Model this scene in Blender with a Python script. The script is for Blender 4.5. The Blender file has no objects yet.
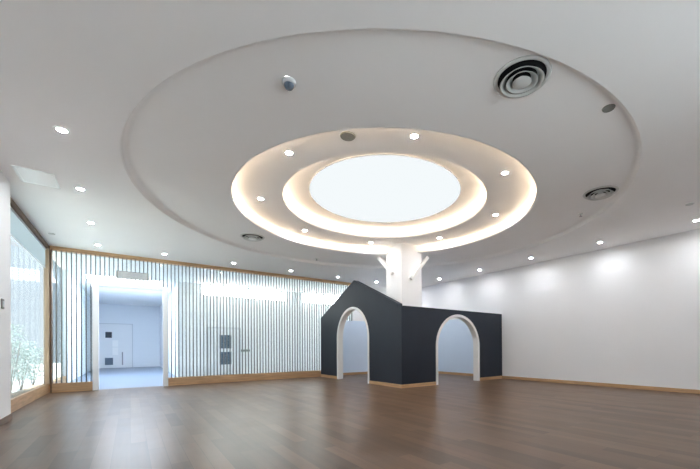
import bpy, bmesh, math, random
from mathutils import Vector, Matrix
random.seed(7)
S = bpy.context.scene
COL = S.collection
PI = math.pi

# ------------------------------------------------------------------ sizes (metres; x along the slatted wall, y into the room)
H = 3.055                       # main ceiling
XL, XR = -1.347, 8.3785         # window plane, right wall
YB, YF = 9.992, -0.55           # slatted wall, wall behind the camera
XN, YN = -1.232, 6.55           # thick left wall and where it ends
HX, HY, HT = 4.742, 5.9375, .14  # play house corner, wall thickness
CX, CY = 3.452, 4.7364          # centre of the ceiling rings
RO, R2, R3, RD = 3.5317, 2.3642, 1.6595, 1.2636
Z1, Z2, Z3, Z4 = H + .06, 3.118, 3.277, 3.476

def lin(c):
    return tuple(((v / 255) / 12.92 if v / 255 <= .04045 else ((v / 255 + .055) / 1.055) ** 2.4) for v in c)

# ------------------------------------------------------------------ materials
def mat(name, rgb, rough=.6, spec=.4, noise=0, nscale=6, bump=0, bscale=60, metal=0):
    m = bpy.data.materials.new(name); m.use_nodes = True
    nt = m.node_tree; b = nt.nodes['Principled BSDF']
    c = lin(rgb)
    b.inputs['Base Color'].default_value = (*c, 1)
    b.inputs['Roughness'].default_value = rough
    b.inputs['Metallic'].default_value = metal
    b.inputs['Specular IOR Level'].default_value = spec
    tc = nt.nodes.new('ShaderNodeTexCoord')
    if noise:
        n = nt.nodes.new('ShaderNodeTexNoise'); n.inputs['Scale'].default_value = nscale
        n.inputs['Detail'].default_value = 4
        r = nt.nodes.new('ShaderNodeValToRGB')
        r.color_ramp.elements[0].color = (*[v * (1 - noise) for v in c], 1)
        r.color_ramp.elements[1].color = (*[min(1, v * (1 + noise)) for v in c], 1)
        r.color_ramp.elements[0].position = .3; r.color_ramp.elements[1].position = .7
        nt.links.new(tc.outputs['Object'], n.inputs['Vector'])
        nt.links.new(n.outputs['Fac'], r.inputs['Fac'])
        nt.links.new(r.outputs['Color'], b.inputs['Base Color'])
    if bump:
        n = nt.nodes.new('ShaderNodeTexNoise'); n.inputs['Scale'].default_value = bscale
        bp = nt.nodes.new('ShaderNodeBump'); bp.inputs['Strength'].default_value = bump
        bp.inputs['Distance'].default_value = .004
        nt.links.new(tc.outputs['Object'], n.inputs['Vector'])
        nt.links.new(n.outputs['Fac'], bp.inputs['Height'])
        nt.links.new(bp.outputs['Normal'], b.inputs['Normal'])
    return m

def emit(name, rgb, strength):
    m = bpy.data.materials.new(name); m.use_nodes = True
    nt = m.node_tree; nt.nodes.remove(nt.nodes['Principled BSDF'])
    e = nt.nodes.new('ShaderNodeEmission')
    e.inputs['Color'].default_value = (*lin(rgb), 1); e.inputs['Strength'].default_value = strength
    nt.links.new(e.outputs[0], nt.nodes['Material Output'].inputs['Surface'])
    return m

def glass(name, tint, refl=.06, edge=.25, diffuse=0, drgb=(235, 240, 245)):
    m = bpy.data.materials.new(name); m.use_nodes = True
    nt = m.node_tree; nt.nodes.remove(nt.nodes['Principled BSDF'])
    t = nt.nodes.new('ShaderNodeBsdfTransparent'); t.inputs[0].default_value = (*lin(tint), 1)
    g = nt.nodes.new('ShaderNodeBsdfGlossy'); g.inputs['Roughness'].default_value = .02
    lw = nt.nodes.new('ShaderNodeLayerWeight'); lw.inputs['Blend'].default_value = .25
    mr = nt.nodes.new('ShaderNodeMapRange')
    mr.inputs['To Min'].default_value = refl; mr.inputs['To Max'].default_value = edge
    nt.links.new(lw.outputs['Facing'], mr.inputs['Value'])
    mx = nt.nodes.new('ShaderNodeMixShader')
    nt.links.new(mr.outputs[0], mx.inputs[0]); nt.links.new(t.outputs[0], mx.inputs[1]); nt.links.new(g.outputs[0], mx.inputs[2])
    last = mx
    if diffuse:
        tl = nt.nodes.new('ShaderNodeBsdfTranslucent'); tl.inputs[0].default_value = (*lin(drgb), 1)
        m2 = nt.nodes.new('ShaderNodeMixShader'); m2.inputs[0].default_value = diffuse
        nt.links.new(mx.outputs[0], m2.inputs[1]); nt.links.new(tl.outputs[0], m2.inputs[2]); last = m2
    nt.links.new(last.outputs[0], nt.nodes['Material Output'].inputs['Surface'])
    return m

def floor_mat(name, c1, c2, plank_w, plank_l, rough, grain=.25, coat=.0):
    m = bpy.data.materials.new(name); m.use_nodes = True
    nt = m.node_tree; N = nt.nodes; L = nt.links; b = N['Principled BSDF']
    tc = N.new('ShaderNodeTexCoord')
    mp = N.new('ShaderNodeMapping'); mp.inputs['Rotation'].default_value = (0, 0, PI / 2)
    L.new(tc.outputs['Object'], mp.inputs['Vector'])
    br = N.new('ShaderNodeTexBrick')
    br.inputs['Scale'].default_value = 1
    br.inputs['Brick Width'].default_value = plank_l; br.inputs['Row Height'].default_value = plank_w
    br.inputs['Mortar Size'].default_value = .0018; br.inputs['Mortar Smooth'].default_value = .2
    br.inputs['Bias'].default_value = 0
    br.offset = .37; br.offset_frequency = 2
    br.inputs['Color1'].default_value = (*lin(c1), 1); br.inputs['Color2'].default_value = (*lin(c2), 1)
    br.inputs['Mortar'].default_value = (*[v * .55 for v in lin(c1)], 1)
    L.new(mp.outputs['Vector'], br.inputs['Vector'])
    gm = N.new('ShaderNodeMapping'); gm.inputs['Scale'].default_value = (16, .9, 1)
    L.new(tc.outputs['Object'], gm.inputs['Vector'])
    n = N.new('ShaderNodeTexNoise'); n.inputs['Scale'].default_value = 1; n.inputs['Detail'].default_value = 6
    n.inputs['Distortion'].default_value = .6
    L.new(gm.outputs['Vector'], n.inputs['Vector'])
    mr = N.new('ShaderNodeMapRange'); mr.inputs['From Min'].default_value = .25; mr.inputs['From Max'].default_value = .75
    mr.inputs['To Min'].default_value = 1 - grain; mr.inputs['To Max'].default_value = 1 + grain
    L.new(n.outputs['Fac'], mr.inputs['Value'])
    mul = N.new('ShaderNodeMix'); mul.data_type = 'RGBA'; mul.blend_type = 'MULTIPLY'; mul.inputs[0].default_value = 1
    L.new(br.outputs['Color'], mul.inputs[6]); L.new(mr.outputs[0], mul.inputs[7])
    L.new(mul.outputs[2], b.inputs['Base Color'])
    n2 = N.new('ShaderNodeTexNoise'); n2.inputs['Scale'].default_value = 3; L.new(tc.outputs['Object'], n2.inputs['Vector'])
    r2 = N.new('ShaderNodeMapRange'); r2.inputs['To Min'].default_value = rough * .92; r2.inputs['To Max'].default_value = rough * 1.1
    L.new(n2.outputs['Fac'], r2.inputs['Value']); L.new(r2.outputs[0], b.inputs['Roughness'])
    b.inputs['Specular IOR Level'].default_value = .2
    b.inputs['Coat Weight'].default_value = coat; b.inputs['Coat Roughness'].default_value = .12
    return m

def wood_mat(name, rgb, axis=(1, 1, 18), rough=.45, spec=.4):
    m = bpy.data.materials.new(name); m.use_nodes = True
    nt = m.node_tree; N = nt.nodes; L = nt.links; b = N['Principled BSDF']
    tc = N.new('ShaderNodeTexCoord'); mp = N.new('ShaderNodeMapping'); mp.inputs['Scale'].default_value = axis
    n = N.new('ShaderNodeTexNoise'); n.inputs['Scale'].default_value = 2.2; n.inputs['Detail'].default_value = 5
    r = N.new('ShaderNodeValToRGB'); c = lin(rgb)
    r.color_ramp.elements[0].color = (*[v * .8 for v in c], 1); r.color_ramp.elements[1].color = (*[min(1, v * 1.18) for v in c], 1)
    r.color_ramp.elements[0].position = .3; r.color_ramp.elements[1].position = .7
    L.new(tc.outputs['Object'], mp.inputs['Vector']); L.new(mp.outputs['Vector'], n.inputs['Vector'])
    L.new(n.outputs['Fac'], r.inputs['Fac']); L.new(r.outputs['Color'], b.inputs['Base Color'])
    b.inputs['Roughness'].default_value = rough; b.inputs['Specular IOR Level'].default_value = spec
    return m

M = dict(
    ceil=mat('ceiling paint', (250, 250, 250), .8, .2, .012, 1.5, .05, 90),
    wall=mat('white wall paint', (245, 246, 247), .7, .25, .012, 1.2, .06, 80),
    flat_panel=mat('gloss white panel', (244, 246, 248), .18, .6),
    trim=mat('white arch trim', (238, 238, 236), .4, .4),
    house=mat('slate paint', (38, 45, 56), .55, .35, .05, 3, .05, 70),
    housein=mat('pale house lining', (222, 226, 232), .6, .3),
    blue=mat('pale blue paint', (218, 235, 254), .6, .3, .015, 2),
    oak=wood_mat('oak trim', (196, 160, 122), (1.2, 1.2, 16)),
    oakv=wood_mat('oak post', (178, 156, 130), (16, 16, 1.2)),
    darkoak=wood_mat('dark oak skirting', (122, 98, 78), (1.2, 1.2, 16)),
    slat=mat('grey slat', (112, 116, 114), .5, .35, .04, 8),
    door=mat('white door frame', (236, 238, 240), .35, .45),
    metal=mat('brushed steel', (150, 152, 156), .35, .5, 0, metal=.9),
    vent=mat('white vent metal', (214, 216, 214), .45, .4),
    dark=mat('dark vent throat', (22, 23, 24), .8, .2),
    grey=mat('grey grille', (140, 143, 138), .6, .3, .05, 60),
    lgrey=mat('light grey plastic', (205, 208, 212), .4, .4),
    bigfill=emit('big fill panel', (224, 237, 250), 3.7),
    farwall=mat('pale cool wall', (236, 240, 244), .7, .25),
    blackglass=mat('dark vision glass', (52, 62, 78), .15, .5),
    greyglass=mat('grey vision glass', (96, 112, 128), .2, .5),
    paper=mat('white paper notice', (252, 252, 252), .6, .2),
    vinyl=mat('blue grey vinyl', (112, 126, 146), .3, .5, .03, 2),
    ground=mat('pale bounce paving', (200, 204, 206), .8, .2, .05, 2),
    garden=mat('garden ground', (186, 188, 180), .9, .1, .12, 3),
    leaf=mat('leaf green', (132, 156, 146), .6, .3, .2, 9),
    bark=mat('bark', (110, 96, 84), .8, .2, .2, 20),
    blind=glass('roller blind cloth', (225, 230, 234), .02, .03, .8, (200, 206, 210)),
    wglass=glass('window glass', (236, 243, 248), .03, .16, .12, (236, 244, 250)),
    cglass=glass('clear glass', (240, 245, 248), .04, .2),
    pglass=glass('partition glass', (240, 243, 242), .04, .2),
    floor=floor_mat('brown plank laminate', (116, 92, 72), (90, 70, 54), .125, .95, .31, .12),
    sky=emit('skylight diffuser', (244, 250, 252), .16),
    cove=emit('warm strip', (255, 226, 192), 3.3),
    lamp=emit('lamp lens', (248, 250, 255), 108),
    band=emit('lit clerestory', (246, 250, 250), 5.5),
    nfill=emit('neutral fill panel', (250, 250, 246), 8),
    panel=emit('cool fill panel', (224, 237, 250), 24),
)

# ------------------------------------------------------------------ mesh helpers
def link(name, bm, material, parent=None, smooth=False, loc=None):
    me = bpy.data.meshes.new(name)
    bmesh.ops.recalc_face_normals(bm, faces=bm.faces)
    bm.to_mesh(me); bm.free()
    if smooth:
        for p in me.polygons: p.use_smooth = True
    o = bpy.data.objects.new(name, me); COL.objects.link(o)
    me.materials.append(material)
    if parent: o.parent = parent
    if loc: o.location = loc
    return o

def box(bm, x0, x1, y0, y1, z0, z1, bev=0):
    r = bmesh.ops.create_cube(bm, size=1)
    bmesh.ops.scale(bm, vec=(x1 - x0, y1 - y0, z1 - z0), verts=r['verts'])
    bmesh.ops.translate(bm, vec=((x0 + x1) / 2, (y0 + y1) / 2, (z0 + z1) / 2), verts=r['verts'])
    if bev:
        es = list({e for v in r['verts'] for e in v.link_edges})
        bmesh.ops.bevel(bm, geom=es, offset=bev, segments=2, affect='EDGES')

def B(*a, bev=0):
    bm = bmesh.new(); box(bm, *a, bev=bev); return bm

def prism(pts, d0, d1, axis):
    """2D outline extruded along an axis: 'x' -> pts are (y, z); 'y' -> (x, z); 'z' -> (x, y)."""
    bm = bmesh.new()
    def P(a, b, d):
        return {'x': (d, a, b), 'y': (a, d, b), 'z': (a, b, d)}[axis]
    v0 = [bm.verts.new(P(a, b, d0)) for a, b in pts]; v1 = [bm.verts.new(P(a, b, d1)) for a, b in pts]
    bm.faces.new(v0); bm.faces.new(v1[::-1])
    n = len(pts)
    for i in range(n):
        bm.faces.new((v0[i], v0[(i + 1) % n], v1[(i + 1) % n], v1[i]))
    bm.normal_update()
    bmesh.ops.triangulate(bm, faces=[f for f in bm.faces if len(f.verts) > 4])
    return bm

def lathe(profile, seg=96, bm=None, c=(0, 0), closed=False):
    bm = bm or bmesh.new()
    rings = []
    for r, z in profile:
        if r < 1e-6:
            rings.append([bm.verts.new((c[0], c[1], z))] * seg)
        else:
            rings.append([bm.verts.new((c[0] + r * math.cos(2 * PI * k / seg), c[1] + r * math.sin(2 * PI * k / seg), z)) for k in range(seg)])
    pairs = list(zip(rings, rings[1:]))
    if closed: pairs.append((rings[-1], rings[0]))
    for a, b in pairs:
        for k in range(seg):
            vs = []
            for v in (a[k], a[(k + 1) % seg], b[(k + 1) % seg], b[k]):
                if v not in vs: vs.append(v)
            if len(vs) > 2: bm.faces.new(vs)
    return bm

def bar(bm, p0, p1, w, d, side):
    """square bar from p0 to p1; side = direction of its depth d, w across."""
    p0, p1, side = Vector(p0), Vector(p1), Vector(side).normalized()
    ax = (p1 - p0).normalized(); u = ax.cross(side).normalized()
    vs = []
    for p in (p0, p1):
        for a, b in ((-1, -1), (1, -1), (1, 1), (-1, 1)):
            vs.append(bm.verts.new(p + u * a * w / 2 + side * b * d / 2))
    for f in ((0, 1, 2, 3), (7, 6, 5, 4), (0, 4, 5, 1), (1, 5, 6, 2), (2, 6, 7, 3), (3, 7, 4, 0)):
        bm.faces.new([vs[i] for i in f])

def tag(o, label, cat, group=None):
    o['label'] = label; o['category'] = cat
    if group: o['group'] = group
    return o
def thing(name, label, cat, loc=(0, 0, 0), group=None):
    o = bpy.data.objects.new(name, None); COL.objects.link(o); o.location = loc; o.empty_display_size = .1
    return tag(o, label, cat, group)
def struct(o, label=None, cat=None):
    o['kind'] = 'structure'
    if label: o['label'] = label
    if cat: o['category'] = cat
    return o
def dup(root, loc, label):
    r = root.copy(); COL.objects.link(r); r.location = loc; r['label'] = label
    for ch in list(root.children):
        c = ch.copy(); COL.objects.link(c); c.parent = r
        for g in ch.children:
            d = g.copy(); COL.objects.link(d); d.parent = c
    return r

# ------------------------------------------------------------------ room shell
struct(link('floor', B(XL - .25, XR + .2, YF - .2, YB + .12, -.1, 0), M['floor']), 'polished brown wood plank floor of the empty room', 'floor')
struct(link('wall_right', B(XR, XR + .2, YF - .2, YB + .2, 0, H + .6), M['wall']), 'long plain white wall on the right of the room', 'wall')
bm = bmesh.new()
for q in ((XL - .25, -1.0, 0, H + .6), (4.0, XR, 0, H + .6), (-1.0, 4.0, 0, .15), (-1.0, 4.0, 2.85, H + .6)): box(bm, q[0], q[1], YF - .2, YF, q[2], q[3])
struct(link('wall_front', bm, M['wall']), 'white wall behind the camera with an added wide window', 'wall')
wf = struct(link('window_added', B(-1.0, 4.0, YF - .11, YF - .1, .15, 2.85), M['cglass']), 'added unseen window behind the camera', 'window')  # added window, never in view, lets sunlit ground brighten the ceiling
bm = bmesh.new()
for k in range(6): box(bm, -1.0 + k * .99, -.95 + k * .99, YF - .15, YF - .06, .15, 2.85)
link('window_frame', bm, M['door'], wf)
struct(link('wall_left', B(XL - .25, XN, YF, YN, 0, H + .6), M['wall']), 'white thick wall at the left edge, ending at the window', 'wall')
SLX1 = 5.92
struct(link('wall_back', B(SLX1, XR, YB, YB + .2, 0, H), M['wall']), 'white wall behind the house, continuing the slatted wall', 'wall')
struct(link('wall_header', B(XL - .25, XR, YB + .16, YB + .3, H - .0, H + .6), M['wall']))
struct(link('baseboard_right', B(XR - .014, XR, YF, HY, 0, .078, bev=.003), M['oak']), 'low oak baseboard along the right wall', 'baseboard')
struct(link('baseboard_house', B(XR - .03, XR - .016, HY + HT, YB - .02, 0, .078, bev=.003), M['oak']), 'oak baseboard seen through the right arch', 'baseboard')
struct(link('baseboard_back', B(5.0, XR - .035, YB - .03, YB - .016, 0, .078, bev=.003), M['oak']), 'oak baseboard seen through the left arch', 'baseboard')
struct(link('baseboard_left', B(XN, XN + .014, YF, YN, 0, .078, bev=.003), M['darkoak']), 'dark brown baseboard under the left white wall', 'baseboard')
struct(link('trim_1', B(XR - .015, XR, HY + HT, YB - .016, 0, 1.79), M['blue']), 'pale blue lower wall seen through the right arch', 'wall panel')
struct(link('trim_2', B(5.0, XR - .016, YB - .016, YB, 0, 1.79), M['blue']), 'pale blue lower wall seen through the left arch', 'wall panel')

# ceiling: flat sheet with a round opening, then the stepped rings
bm = bmesh.new()
x0, x1, y0, y1 = XL - .25, XR + .2, YF - .2, YB + .3
angs = [2 * PI * k / 144 for k in range(144)] + [math.atan2(y - CY, x - CX) % (2 * PI) for x in (x0, x1) for y in (y0, y1)]
angs = sorted(angs)
inn, out = [], []
for a in angs:
    ca, sa = math.cos(a), math.sin(a)
    t = min([((x1 if ca > 0 else x0) - CX) / ca if abs(ca) > 1e-9 else 1e9, ((y1 if sa > 0 else y0) - CY) / sa if abs(sa) > 1e-9 else 1e9])
    inn.append(bm.verts.new((CX + RO * ca, CY + RO * sa, H))); out.append(bm.verts.new((CX + t * ca, CY + t * sa, H)))
n = len(angs)
for i in range(n):
    bm.faces.new((inn[i], out[i], out[(i + 1) % n], inn[(i + 1) % n]))
ceil = struct(link('ceiling', bm, M['ceil']), 'white ceiling with stepped round recess and lit rings', 'ceiling')
prof = [(RO, H), (RO - .006, H + .012)]
for k in range(0, 9):
    a = (.35 + .65 * k / 8) * PI / 2
    prof.append((RO - .006 - .085 * (math.cos(.35 * PI / 2) - math.cos(a)), H + .012 + (Z1 - H - .012) * (math.sin(a) - math.sin(.35 * PI / 2)) / (1 - math.sin(.35 * PI / 2))))
link('recess_edge', lathe(prof, 144, c=(CX, CY)), M['ceil'], ceil, True)
link('recess_plane', lathe([(prof[-1][0], Z1), (R2 + .03, Z1)], 144, c=(CX, CY)), M['ceil'], ceil)
link('cove_ring', lathe([(R2 + .03, Z1), (R2 + .012, Z2), (R2, Z2), (R2, Z2 + .042), (R2 + .13, Z2 + .042)], 144, c=(CX, CY)), M['ceil'], ceil)
link('cove_wall', lathe([(R2 + .13, Z2 + .042), (R2 + .13, Z3), (R3 + .012, Z3)], 144, c=(CX, CY)), M['ceil'], ceil)
link('cove_ring', lathe([(R3 + .012, Z3), (R3, Z3), (R3, Z3 + .04), (R3 + .12, Z3 + .04)], 144, c=(CX, CY)), M['ceil'], ceil)
link('cove_wall', lathe([(R3 + .12, Z3 + .04), (R3 + .12, Z4), (RD + .005, Z4)], 144, c=(CX, CY)), M['ceil'], ceil)

def strip(r, z, label):
    o = link('cove_light', lathe([(r, z), (r + .012, z), (r + .012, z + .014), (r, z + .014)], 144, c=(CX, CY), closed=True), M['cove'])
    return tag(o, label, 'light strip', 'warm light strips in the ceiling coves')
strip(R2 + .112, Z2 + .046, 'warm light strip hidden in the larger, outer ceiling ring')
strip(R3 + .102, Z3 + .044, 'warm light strip hidden in the inner ring around the skylight')

sk = thing('ceiling_light', 'large round glowing white skylight panel in the centre of the ceiling rings', 'skylight', (CX, CY, Z4))
link('diffuser', lathe([(0, -.004), (RD - .012, -.004), (RD - .012, .01), (0, .01)], 128), M['sky'], sk)
link('rim', lathe([(RD - .012, -.008), (RD + .006, -.008), (RD + .006, .012), (RD - .012, .012)], 128, closed=True), M['trim'], sk, True)

# ------------------------------------------------------------------ slatted partition (with door opening)
DX0, DX1, DZ = -.657, .729, 2.385
pt = thing('slatted_partition', 'long wall of thin vertical slats over glass with oak beam and sill', 'partition', (0, YB, 0))
SZ0, SZ1 = .195, 2.972
pw = .0782
bm = bmesh.new()
x = XL + .115
while x < SLX1 - .02:
    z0 = DZ + .012 if DX0 - .012 < x < DX1 + .012 else SZ0
    box(bm, x - .0095, x + .0095, .02, .066, z0, SZ1)
    x += pw
link('slats', bm, M['slat'], pt)
for a, b in ((XL + .05, DX0), (DX1, SLX1)):
    link('sill', B(a, b, 0, .14, 0, SZ0, bev=.004), M['oak'], pt)
    link('glass_pane', B(a, b, .09, .1, SZ0, SZ1), M['pglass'], pt)
link('glass_pane', B(DX0, DX1, .09, .1, DZ, SZ1), M['pglass'], pt)
link('top_beam', B(XL + .02, SLX1, -.005, .14, SZ1, H - .001, bev=.004), M['oak'], pt)
link('end_post', B(XL + .02, XL + .05, .0, .14, 0, SZ1), M['darkoak'], pt)

d = struct(link('door_1', prism([(DX0, 0), (DX0, DZ), (DX1, DZ), (DX1, 0), (DX1 - .1, 0), (DX1 - .1, DZ - .085), (DX0 + .1, DZ - .085), (DX0 + .1, 0)], YB - .03, YB + .15, 'y'), M['door']),
           'white open doorway frame in the slatted wall', 'doorway')
# grey grille over the doorway
g = thing('air_grille', 'grey rectangular grille on the slats above the doorway', 'vent', (.05, YB - .003, 2.59))
link('frame', B(-.3, .3, -.006, .01, -.09, .09, bev=.003), M['grey'], g)
bm = bmesh.new()
for k in range(6):
    box(bm, -.27, .27, -.01, -.006, -.068 + k * .025, -.058 + k * .025)
link('louvre', bm, M['lgrey'], g)

# ------------------------------------------------------------------ left window
w = struct(link('window_1', B(XL - .05, XL - .04, YN + .02, YB - .05, .19, 2.98), M['wglass']), 'tall window on the left beside the slatted wall', 'window')
link('window_sill', B(XL - .2, XL, YN, YB + .02, 0, .19, bev=.004), M['oak'], w)
link('head_rail', B(XL - .2, XL + .01, YN, YB + .14, 2.975, H - .001), M['darkoak'], w)
link('window_post', B(XL - .06, XL + .02, YB - .1, YB + .15, .19, 2.975), M['oakv'], w)
rb = thing('roller_blind', 'pale roller blind pulled a little down over the left window', 'blind', (XL - .03, (YN + YB - .1) / 2, 2.95))
hl = (YB - .12 - YN) / 2
bm = bmesh.new()
link('cloth', B(-.002, .002, -hl, hl, -.37, 0), M['blind'], rb)
link('bottom_bar', B(-.009, .009, -hl, hl, -.39, -.37, bev=.003), M['lgrey'], rb)
bm = lathe([(0, -hl), (.018, -hl), (.018, hl), (0, hl)], 24)
bmesh.ops.rotate(bm, verts=bm.verts, cent=(0, 0, 0), matrix=Matrix.Rotation(PI / 2, 3, 'X'))
link('roller_tube', bm, M['lgrey'], rb, True)

# ------------------------------------------------------------------ play house
ph = thing('play_house', 'dark slate play house facade with gable and two white arches', 'play house', (HX, HY, 0))
def arch_notch(c, r, spring, n=40):
    return [(c - r, 0)] + [(c - r * math.cos(PI * k / n), spring + r * math.sin(PI * k / n)) for k in range(n + 1)] + [(c + r, 0)]
EAVE, APEX, AY = 1.8213, 2.6916, 2.02
LD = YB - HY - .004
LC, LR, LS = 8.068 - HY, .84, 1.15
out = [(HT, 0)] + arch_notch(LC, LR, LS) + [(LD, 0), (LD, EAVE), (AY, APEX), (HT, EAVE + (APEX - EAVE) * HT / AY), ]
link('gable_wall', prism(out, 0, HT, 'x'), M['house'], ph)
RDX = XR - HX - .003
RC, RR, RS = 6.58 - HX, .80, .914
out = [(0, 0)] + arch_notch(RC, RR, RS) + [(RDX, 0), (RDX, EAVE), (HT, EAVE), (HT, EAVE + (APEX - EAVE) * HT / AY), (0, EAVE)]
out = [(0, 0)] + arch_notch(RC, RR, RS) + [(RDX, 0), (RDX, EAVE), (0, EAVE)]
link('side_wall', prism(out, 0, HT, 'y'), M['house'], ph)
def arch_band(c, r, spring, t, d0, d1, axis, n=48):
    o = arch_notch(c, r, spring, n); i = arch_notch(c, r - t, spring, n)[::-1]
    bm = bmesh.new()
    P = (lambda a, b, d: (d, a, b)) if axis == 'x' else (lambda a, b, d: (a, d, b))
    A = [[bm.verts.new(P(a, b, dd)) for a, b in arch_notch(c, rr, spring, n)] for rr, dd in ((r, d0), (r - t, d0), (r - t, d1), (r, d1))]
    m = len(A[0])
    for k in range(m - 1):
        for q in range(4):
            bm.faces.new((A[q][k], A[q][k + 1], A[(q + 1) % 4][k + 1], A[(q + 1) % 4][k]))
    bm.faces.new([A[q][0] for q in range(4)]); bm.faces.new([A[q][-1] for q in range(4)])
    return bm
t = link('arch_trim', arch_band(LC, LR, LS, .066, -.012, HT + .012, 'x'), M['trim'], ph); t['label'] = 'white trim of the taller arch under the gable'
t = link('arch_trim', arch_band(RC, RR, RS, .066, -.012, HT + .012, 'y'), M['trim'], ph); t['label'] = 'white trim of the lower, wider arch in the long side'
bb = .08
for a, b in ((-.012, LC - LR - .001), (LC + LR + .001, LD)):
    link('baseboard', B(-.013, 0, a, b, 0, bb, bev=.002), M['oak'], ph)
for a, b in ((-.0, RC - RR - .001), (RC + RR + .001, RDX - .014)):
    link('baseboard', B(a, b, -.013, 0, 0, bb, bev=.002), M['oak'], ph)

link('lining', prism([(HT + .02, .001)] + arch_notch(LC, LR + .03, LS) + [(LD - .04, .001), (LD - .04, EAVE - .02), (AY, APEX - .03), (HT + .02, EAVE + (APEX - EAVE) * HT / AY - .02)], HT, HT + .008, 'x'), M['housein'], ph)  # unseen pale lining added to reflect light inside the house
link('lining', prism([(HT + .02, .001)] + arch_notch(RC, RR + .03, RS) + [(RDX - .04, .001), (RDX - .04, EAVE - .005), (HT + .02, EAVE - .005)], HT, HT + .008, 'y'), M['housein'], ph)

# white column standing inside the house corner, with two branch bars
KX, KY, KW = HX + .155, HY + .17, .6
cz = Z3 + .02
c = struct(link('column', B(0, KW, 0, KW, 0, cz, bev=.004), M['wall'], loc=(KX, KY, 0)), 'square white column rising from behind the house corner to the ceiling ring', 'column')
bm = bmesh.new(); bar(bm, (.24, -.035, 2.47), (.76, -.035, 3.045), .072, .07, (0, 1, 0)); link('branch', bm, M['trim'], c)
bm = bmesh.new(); bar(bm, (-.035, .3, 2.62), (-.035, .86, 3.12), .085, .07, (1, 0, 0)); link('branch', bm, M['trim'], c)

# ------------------------------------------------------------------ downlights
def downlight(loc, label, group):
    t = thing('downlight', label, 'downlight', loc, group)
    link('trim_ring', lathe([(.037, -.004), (.041, -.009), (.056, -.009), (.06, -.001), (.037, -.001)], 32, closed=True), M['vent'], t, True)
    link('lens', lathe([(0, -.003), (.036, -.003), (.036, -.001), (0, -.001)], 32), M['lamp'], t)
    return t
G1, G2, G3, G4 = ('downlights along the left side of the ceiling', 'downlights along the slatted wall', 'downlights along the right wall', 'downlights in the lit ceiling ring')
first = None
ords = ['nearest the camera', 'second from the camera', 'third from the camera', 'farthest, in the slatted corner', ]
spots = []
for k, y in enumerate((4.654, 6.222, 7.79, 9.357)):
    spots.append(((-.53, y, H), 'ceiling downlight in the row by the left window, ' + ords[k], G1))
for k, (xx, nm) in enumerate(((.622, 'right above the open doorway'), (2.085, 'next right of the one over the doorway'), (3.571, 'left of the house'),
                 (5.037, 'just left of the dark gable peak'), (6.46, 'between the gable peak and the white column'))):
    spots.append(((xx, 9.39, H), ['ceiling downlight in front of the slatted wall, right above the open doorway',
                                  'ceiling downlight in front of the slatted wall, second to the right of the doorway corner',
                                  'ceiling downlight in front of the slatted wall, midway between doorway and house gable',
                                  'ceiling downlight in front of the slatted wall, just left of the gable peak',
                                  'ceiling downlight between the gable peak and the white column'][k], G2))
for k, y in enumerate((1.575, 3.117, 4.667, 6.227, 7.808)):
    spots.append(((7.78, y, H), 'downlight in the row by the right wall, ' + ['nearest the camera', 'second from the camera', 'third from the camera', 'fourth from the camera', 'farthest, just right of the column'][k], G3))
spots.append(((7.78, 9.36, H), 'ceiling downlight in the far right corner behind the column', G3))
for x_, w_ in ((7.78, 'in the corner by the right wall'), (5.04, 'third from the right wall'), (2.085, 'behind the large diffuser')):  # lamps added out of view to brighten ceiling and right wall
    spots.append(((x_, .03, H), 'added unseen downlight along the added window behind the camera, ' + w_, 'added downlights behind the camera'))
a0 = -71.6
names = ['upper of two right of the skylight', 'lower of two right of the skylight', 'just right of the column top', 'just left of the column top',
         'below the left half of the skylight', 'at the left end of the ring', 'above and left of the skylight', 'topmost of the eight']
for k in range(8):
    a = math.radians(a0 + 45 * k)
    spots.append(((CX + 2.01 * math.cos(a), CY + 2.01 * math.sin(a), Z3), 'downlight in the lit ceiling ring, ' + names[k], G4))
for loc, lab, grp in spots:
    if first is None: first = downlight(loc, lab, grp)
    else:
        o = dup(first, loc, lab); o['group'] = grp

# ------------------------------------------------------------------ air diffusers, sensors, speakers
def diffuser(loc, label):
    t = thing('air_diffuser', label, 'vent', loc, 'round air diffusers in the ceiling recess')
    link('throat', lathe([(0, -.002), (.196, -.002), (.196, -.0005), (0, -.0005)], 64), M['dark'], t)
    link('flange', lathe([(.19, -.004), (.2, -.016), (.218, -.012), (.226, -.001), (.19, -.001)], 64, closed=True), M['vent'], t, True)
    for r in (.17, .122):
        link('ring', lathe([(r - .05, -.006), (r - .008, -.04), (r + .004, -.044), (r - .04, -.006)], 64, closed=True), M['vent'], t, True)
    link('core', lathe([(0, -.044), (.07, -.046), (.075, -.042), (.03, -.006), (0, -.006)], 48), M['vent'], t, True)
    return t
def pol(x, y, r):
    dx, dy = x - CX, y - CY; L = math.hypot(dx, dy); s = min(1, r / L)
    return (CX + dx * s, CY + dy * s, Z1)
dv = diffuser(pol(2.572, 1.602, 3.24), 'large round air diffuser with concentric rings, nearest the camera')
dup(dv, pol(5.424, 2.139, 3.24), 'round air diffuser near the right edge of the ceiling recess')
dup(dv, pol(1.938, 7.139, 3.2), 'round air diffuser seen edge on above the slatted wall')

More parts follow.
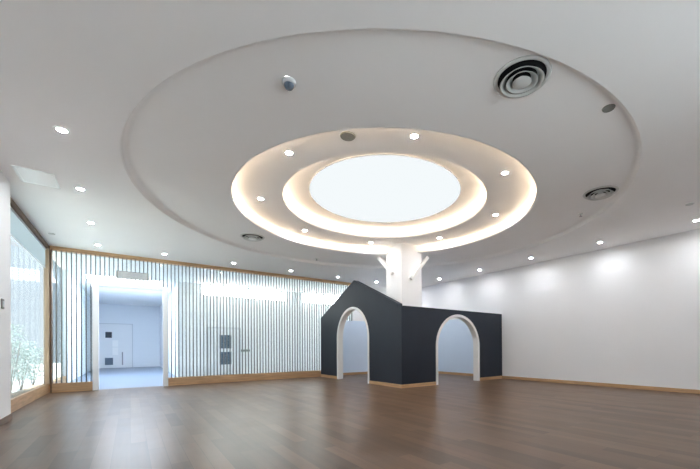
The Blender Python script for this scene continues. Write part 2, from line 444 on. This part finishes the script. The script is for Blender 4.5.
def disc(name, loc, r, label, cat, m, group=None):
    t = thing(name, label, cat, loc, group)
    link('grille', lathe([(0, -.01), (r * .8, -.01), (r * .82, -.007), (0, -.007)], 40), m, t)
    link('rim', lathe([(r * .8, -.012), (r * .9, -.012), (r, -.001), (r * .8, -.001)], 40, closed=True), M['vent'] if m is not M['grey'] else M['grey'], t, True)
    return t
a = math.radians(-138.04)
disc('ceiling_speaker', (CX + 2.017 * math.cos(a), CY + 2.017 * math.sin(a), Z3), .088, 'round grey ceiling speaker in the lit ring above the skylight', 'speaker', M['grey'])
disc('ceiling_speaker', pol(3.551, 1.326, 3.4), .055, 'small flat grey disc near the right rim of the ceiling recess', 'speaker', M['grey'])
disc('access_cover', (6.796, 1.454, H + .002), .055, 'small flat cover on the ceiling beside the right wall downlights', 'cover', M['vent'])
disc('access_cover', (-1.16, 8.95, H + .002), .05, 'small flat cover on the ceiling in the corner by the left window', 'cover', M['vent'])
t = thing('dome_camera', 'small white dome camera on the ceiling recess, left of the rings', 'camera', (1.056, 2.798, Z1 + .002))
link('base', lathe([(0, 0), (.055, 0), (.058, -.01), (.056, -.026), (.044, -.032), (0, -.032)], 40), M['lgrey'], t, True)
link('dome', lathe([(.042, -.03)] + [(.042 * math.cos(q), -.03 - .042 * math.sin(q)) for q in (.3, .6, .9, 1.2)] + [(0, -.072)], 32), M['greyglass'], t, True)
def sprinkler(loc, label):
    t = thing('sprinkler_head', label, 'sprinkler', loc, 'sprinkler heads in the ceiling recess')
    link('escutcheon', lathe([(0, -.001), (.034, -.001), (.034, -.006), (.015, -.014), (0, -.014)], 24), M['vent'], t, True)
    link('deflector', lathe([(0, -.014), (.008, -.014), (.008, -.04), (.022, -.042), (.022, -.046), (0, -.046)], 20), M['metal'], t)
    return t
s1 = sprinkler((6.011, 2.701, Z1), 'small sprinkler head just left of the right recess edge')
dup(s1, (3.697, 7.993, Z1), 'small sprinkler head below the lit ring, above the slatted wall')
hp = thing('ceiling_panel', 'glossy white framed panel on the ceiling beside the left wall', 'flat_panel', (-.92, 6.13, H))  # flat glossy white panel and frame under the ceiling
link('panel', B(-.15, .15, -.22, .22, -.006, -.001), M['flat_panel'], hp)
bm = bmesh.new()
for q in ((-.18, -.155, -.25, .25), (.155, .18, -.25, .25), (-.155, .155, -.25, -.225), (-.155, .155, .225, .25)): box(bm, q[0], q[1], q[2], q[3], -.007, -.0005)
link('frame', bm, M['flat_panel'], hp)
sw = thing('light_switch', 'small grey light switch on the left white wall', 'switch', (XN, 6.17, 1.455))
link('plate', B(0, .012, -.045, .045, -.06, .06, bev=.003), M['grey'], sw)
link('rocker', B(.012, .017, -.025, .025, -.035, .035, bev=.002), M['lgrey'], sw)

# ------------------------------------------------------------------ rooms behind the slatted wall
YE, CXW, YP = 21.3, 1.2, 13.0
struct(link('floor_beyond', B(XL - .12, XR + .2, YB + .12, YE + .2, -.1, -.002), M['vinyl']), 'blue grey floor of the room behind the doorway', 'floor')
struct(link('ceiling_beyond', B(XL - .12, XR + .2, YB + .3, YE + .2, H, H + .1), M['ceil']), 'white ceiling of the rooms behind the slatted wall', 'ceiling')
struct(link('wall_far', B(XL - .12, CXW + .1, YE, YE + .15, 0, H), M['farwall']), 'far white wall seen through the doorway', 'wall')
struct(link('wall_corridor', B(CXW, CXW + .12, YP, YE, 0, H), M['farwall']), 'white side wall beyond the doorway', 'wall')
struct(link('wall_inner', B(CXW + .12, XR + .2, YP, YP + .15, 0, 2.66), M['wall']), 'white wall seen through the glass behind the slats', 'wall')
struct(link('wall_beyond_right', B(XR, XR + .2, YB + .2, YP, 0, H), M['wall']))
struct(link('wall_beyond_left', B(XL - .12, XL, 12.65, YE, 0, H), M['farwall']), 'white left wall of the room behind the doorway', 'wall')
struct(link('window_2', B(XL - .08, XL - .07, YB + .15, 12.65, .19, H - .05), M['cglass']), 'bright window behind the slats at the left end', 'window')
struct(link('trim_3', B(XL - .12, XL, YB + .15, 12.65, -.002, .19), M['oak']))
cl = struct(link('window_3', B(1.9, XR - .05, YP + .02, YP + .04, 2.70, 3.02), M['band']), 'long bright strip window high behind the slats', 'window')
bm = bmesh.new()
box(bm, CXW + .12, XR, YP, YP + .12, 2.66, 2.70); box(bm, CXW + .12, XR, YP, YP + .12, 3.02, H); box(bm, CXW + .12, 1.9, YP + .0, YP + .12, 2.7, 3.02)
for xx in (4.75,): box(bm, xx, xx + .45, YP, YP + .12, 2.7, 3.02)
link('window_frame', bm, M['door'], cl)
struct(link('trim_4', B(5.15, 5.38, YP - .1, YP, 0, H - .005), M['door']), 'white pillar behind the slats', 'pillar')
def flush_door(name, x0, x1, y, h, squares, label, notes=True):
    t = thing(name, label, 'door', (x0, y, 0))
    W = x1 - x0
    link('leaf', B(.03, W / 2 - .004, -.05, -.002, .01, h - .03, bev=.003), M['door'], t)
    link('leaf', B(W / 2 + .004, W - .03, -.05, -.002, .01, h - .03, bev=.003), M['door'], t)
    link('frame', prism([(0, 0), (0, h), (W, h), (W, 0), (W - .03, 0), (W - .03, h - .03), (.03, h - .03), (.03, 0)], -.07, -.001, 'y'), M['lgrey'], t)
    for (a, b, c_, d_, m) in squares:
        link('vision_pane', B(a - x0, b - x0, -.056, -.045, c_, d_), m, t)
    return t
fd = flush_door('double_door', -1.29, .1, YE, 2.13, [(-.94, -.70, 1.44, 1.72, M['blackglass']), (-.96, -.66, .15, .49, M['greyglass'])], 'white double door on the far wall seen through the doorway')
link('pull_handle', B(1.29 - .33, 1.29 - .28, -.1, -.055, .13, .76, bev=.01), M['metal'], fd)
for z0, z1 in ((.62, .98), (1.02, 1.32)):
    o = link('paper_notice', B(-.68, -.47, YE - .062, YE - .058, z0, z1), M['paper'])
    tag(o, ['white paper notice, upper of two on the far double door', 'white paper notice, lower of two on the far double door'][z0 < 1], 'notice', 'paper notices on the far door')
k = YP / YE
flush_door('double_door', 2.05, 3.1, YP, 1.62, [(2.42, 2.79, .9, 1.36, M['greyglass']), (2.42, 2.79, .35, .78, M['greyglass'])], 'white door with two grey panes seen through the slats')
o = link('sign_plate', B(3.1, 3.42, YP - .012, YP - .002, .78, .86, bev=.003), M['grey']); tag(o, 'small grey plate low on the wall behind the slats', 'sign')
def fill_light(x0, x1, y, label, m):  # lamps added behind the beam to brighten the rooms beyond
    t = thing('fill_light', label, 'light', ((x0 + x1) / 2, y, H)); L = (x1 - x0) / 2
    link('housing', B(-L - .02, L + .02, -.06, .06, -.014, -.001), M['vent'], t); link('diffuser', B(-L, L, -.05, .05, -.018, -.0145), M[m], t)
fill_light(-1.1, .95, 10.23, 'long added fill light hidden behind the beam above the doorway', 'panel')
ql = thing('ceiling_light', 'added flat fill light deep in the room behind the doorway', 'light', (-.1, 14.2, H))  # added lamp kept out of view, lights the far room
link('frame', B(-.95, .95, -1.1, 1.1, -.02, -.001), M['vent'], ql); link('diffuser', B(-.92, .92, -1.07, 1.07, -.024, -.0205), M['bigfill'], ql)
fill_light(1.6, 8.0, 10.23, 'longest added fill light hidden behind the beam right of the doorway', 'nfill')

# ------------------------------------------------------------------ outside the left window
struct(link('ground', B(-16, XL - .26, -2, 34, -.2, -.06), M['garden']), 'grey green garden ground outside the left window', 'ground')
struct(link('ground_bounce', B(XL - .26, 26, -26, YF - .21, -.2, -.06), M['ground']), 'added pale ground outside the added window behind the camera', 'ground')  # unseen ground added to bounce sunlight up to the ceiling
def shrub(loc, h, r, label):
    t = thing('shrub', label, 'shrub', loc, 'shrubs outside the left window')
    bm = bmesh.new()
    for k in range(5):
        a = 2 * PI * k / 5
        bar(bm, (0, 0, 0), (math.cos(a) * r * .5, math.sin(a) * r * .5, h * .75), .014, .014, (math.sin(a), -math.cos(a), .1))
    link('stem', bm, M['bark'], t)
    bm = bmesh.new()
    for k in range(1500):
        z = random.uniform(.22, 1); rr = r * math.sqrt(random.random()) * (1 - .45 * (z - .3) ** 2); a = random.uniform(0, 2 * PI)
        p = Vector((rr * math.cos(a), rr * math.sin(a), z * h)); s = random.uniform(.018, .036)
        q = Matrix.Rotation(random.uniform(0, 6.28), 3, 'Z') @ Matrix.Rotation(random.uniform(-1, 1), 3, 'X')
        vs = [bm.verts.new(p + q @ Vector(c_)) for c_ in ((0, -s, 0), (s * .5, 0, s * .15), (0, s, 0), (-s * .5, 0, s * .15))]
        bm.faces.new((vs[0], vs[1], vs[2])); bm.faces.new((vs[0], vs[2], vs[3]))
    f = link('foliage', bm, M['leaf'], t); f['kind'] = 'stuff'
shrub((-2.0, 10.6, -.06), 1.5, .3, 'tallest green shrub outside the window, beside the white wall edge')
shrub((-1.98, 11.4, -.06), 1.15, .3, 'middle green shrub outside the left window')
shrub((-1.95, 12.4, -.06), 1.0, .3, 'lowest green shrub outside the window, towards the slatted wall')

# ------------------------------------------------------------------ daylight
W = bpy.data.worlds.new('daylight'); S.world = W; W.use_nodes = True
nt = W.node_tree; bg = nt.nodes['Background']
tc = nt.nodes.new('ShaderNodeTexCoord'); sx = nt.nodes.new('ShaderNodeSeparateXYZ'); rp = nt.nodes.new('ShaderNodeValToRGB')
nt.links.new(tc.outputs['Generated'], sx.inputs[0]); nt.links.new(sx.outputs['Z'], rp.inputs['Fac'])
rp.color_ramp.elements[0].color = (*lin((230, 237, 244)), 1); rp.color_ramp.elements[1].color = (*lin((206, 222, 240)), 1)
nt.links.new(rp.outputs['Color'], bg.inputs['Color']); bg.inputs['Strength'].default_value = .155

sun = bpy.data.lights.new('sun', 'SUN'); sun.energy = 4.7; sun.angle = .05; sun.color = (1, .95, .89)
so = bpy.data.objects.new('sun', sun); COL.objects.link(so); so.rotation_euler = (math.radians(-25), 0, 0)

# ------------------------------------------------------------------ camera
cam = bpy.data.cameras.new('camera'); co = bpy.data.objects.new('camera', cam); COL.objects.link(co); S.camera = co
F, PX, PY, PITCH, ROLL, YAW = 346.1663, 393.0102, 345.9657, .004, -.0065, .6491
cyw, syw = math.cos(YAW), math.sin(YAW)
right = Vector((cyw, -syw, 0)); fwd = Vector((syw, cyw, 0)); up = Vector((0, 0, 1))
fwd, up = fwd * math.cos(PITCH) + up * math.sin(PITCH), up * math.cos(PITCH) - fwd * math.sin(PITCH)
right, up = right * math.cos(ROLL) + up * math.sin(ROLL), up * math.cos(ROLL) - right * math.sin(ROLL)
mw = Matrix((right, up, -fwd)).transposed().to_4x4(); mw.translation = (0, 0, .9)
co.matrix_world = mw
cam.sensor_width = 36; cam.sensor_fit = 'HORIZONTAL'; cam.lens = F / 700 * 36
cam.shift_x = -(PX - 350) / 700; cam.shift_y = (PY - 234.5) / 700
cam.clip_start = .02

S.view_settings.view_transform = 'Standard'; S.view_settings.look = 'None'
S.view_settings.gamma = 1; S.view_settings.use_curve_mapping = False
S.view_settings.exposure = 2.64
S.cycles.max_bounces = 14; S.cycles.diffuse_bounces = 8; S.cycles.transparent_max_bounces = 16
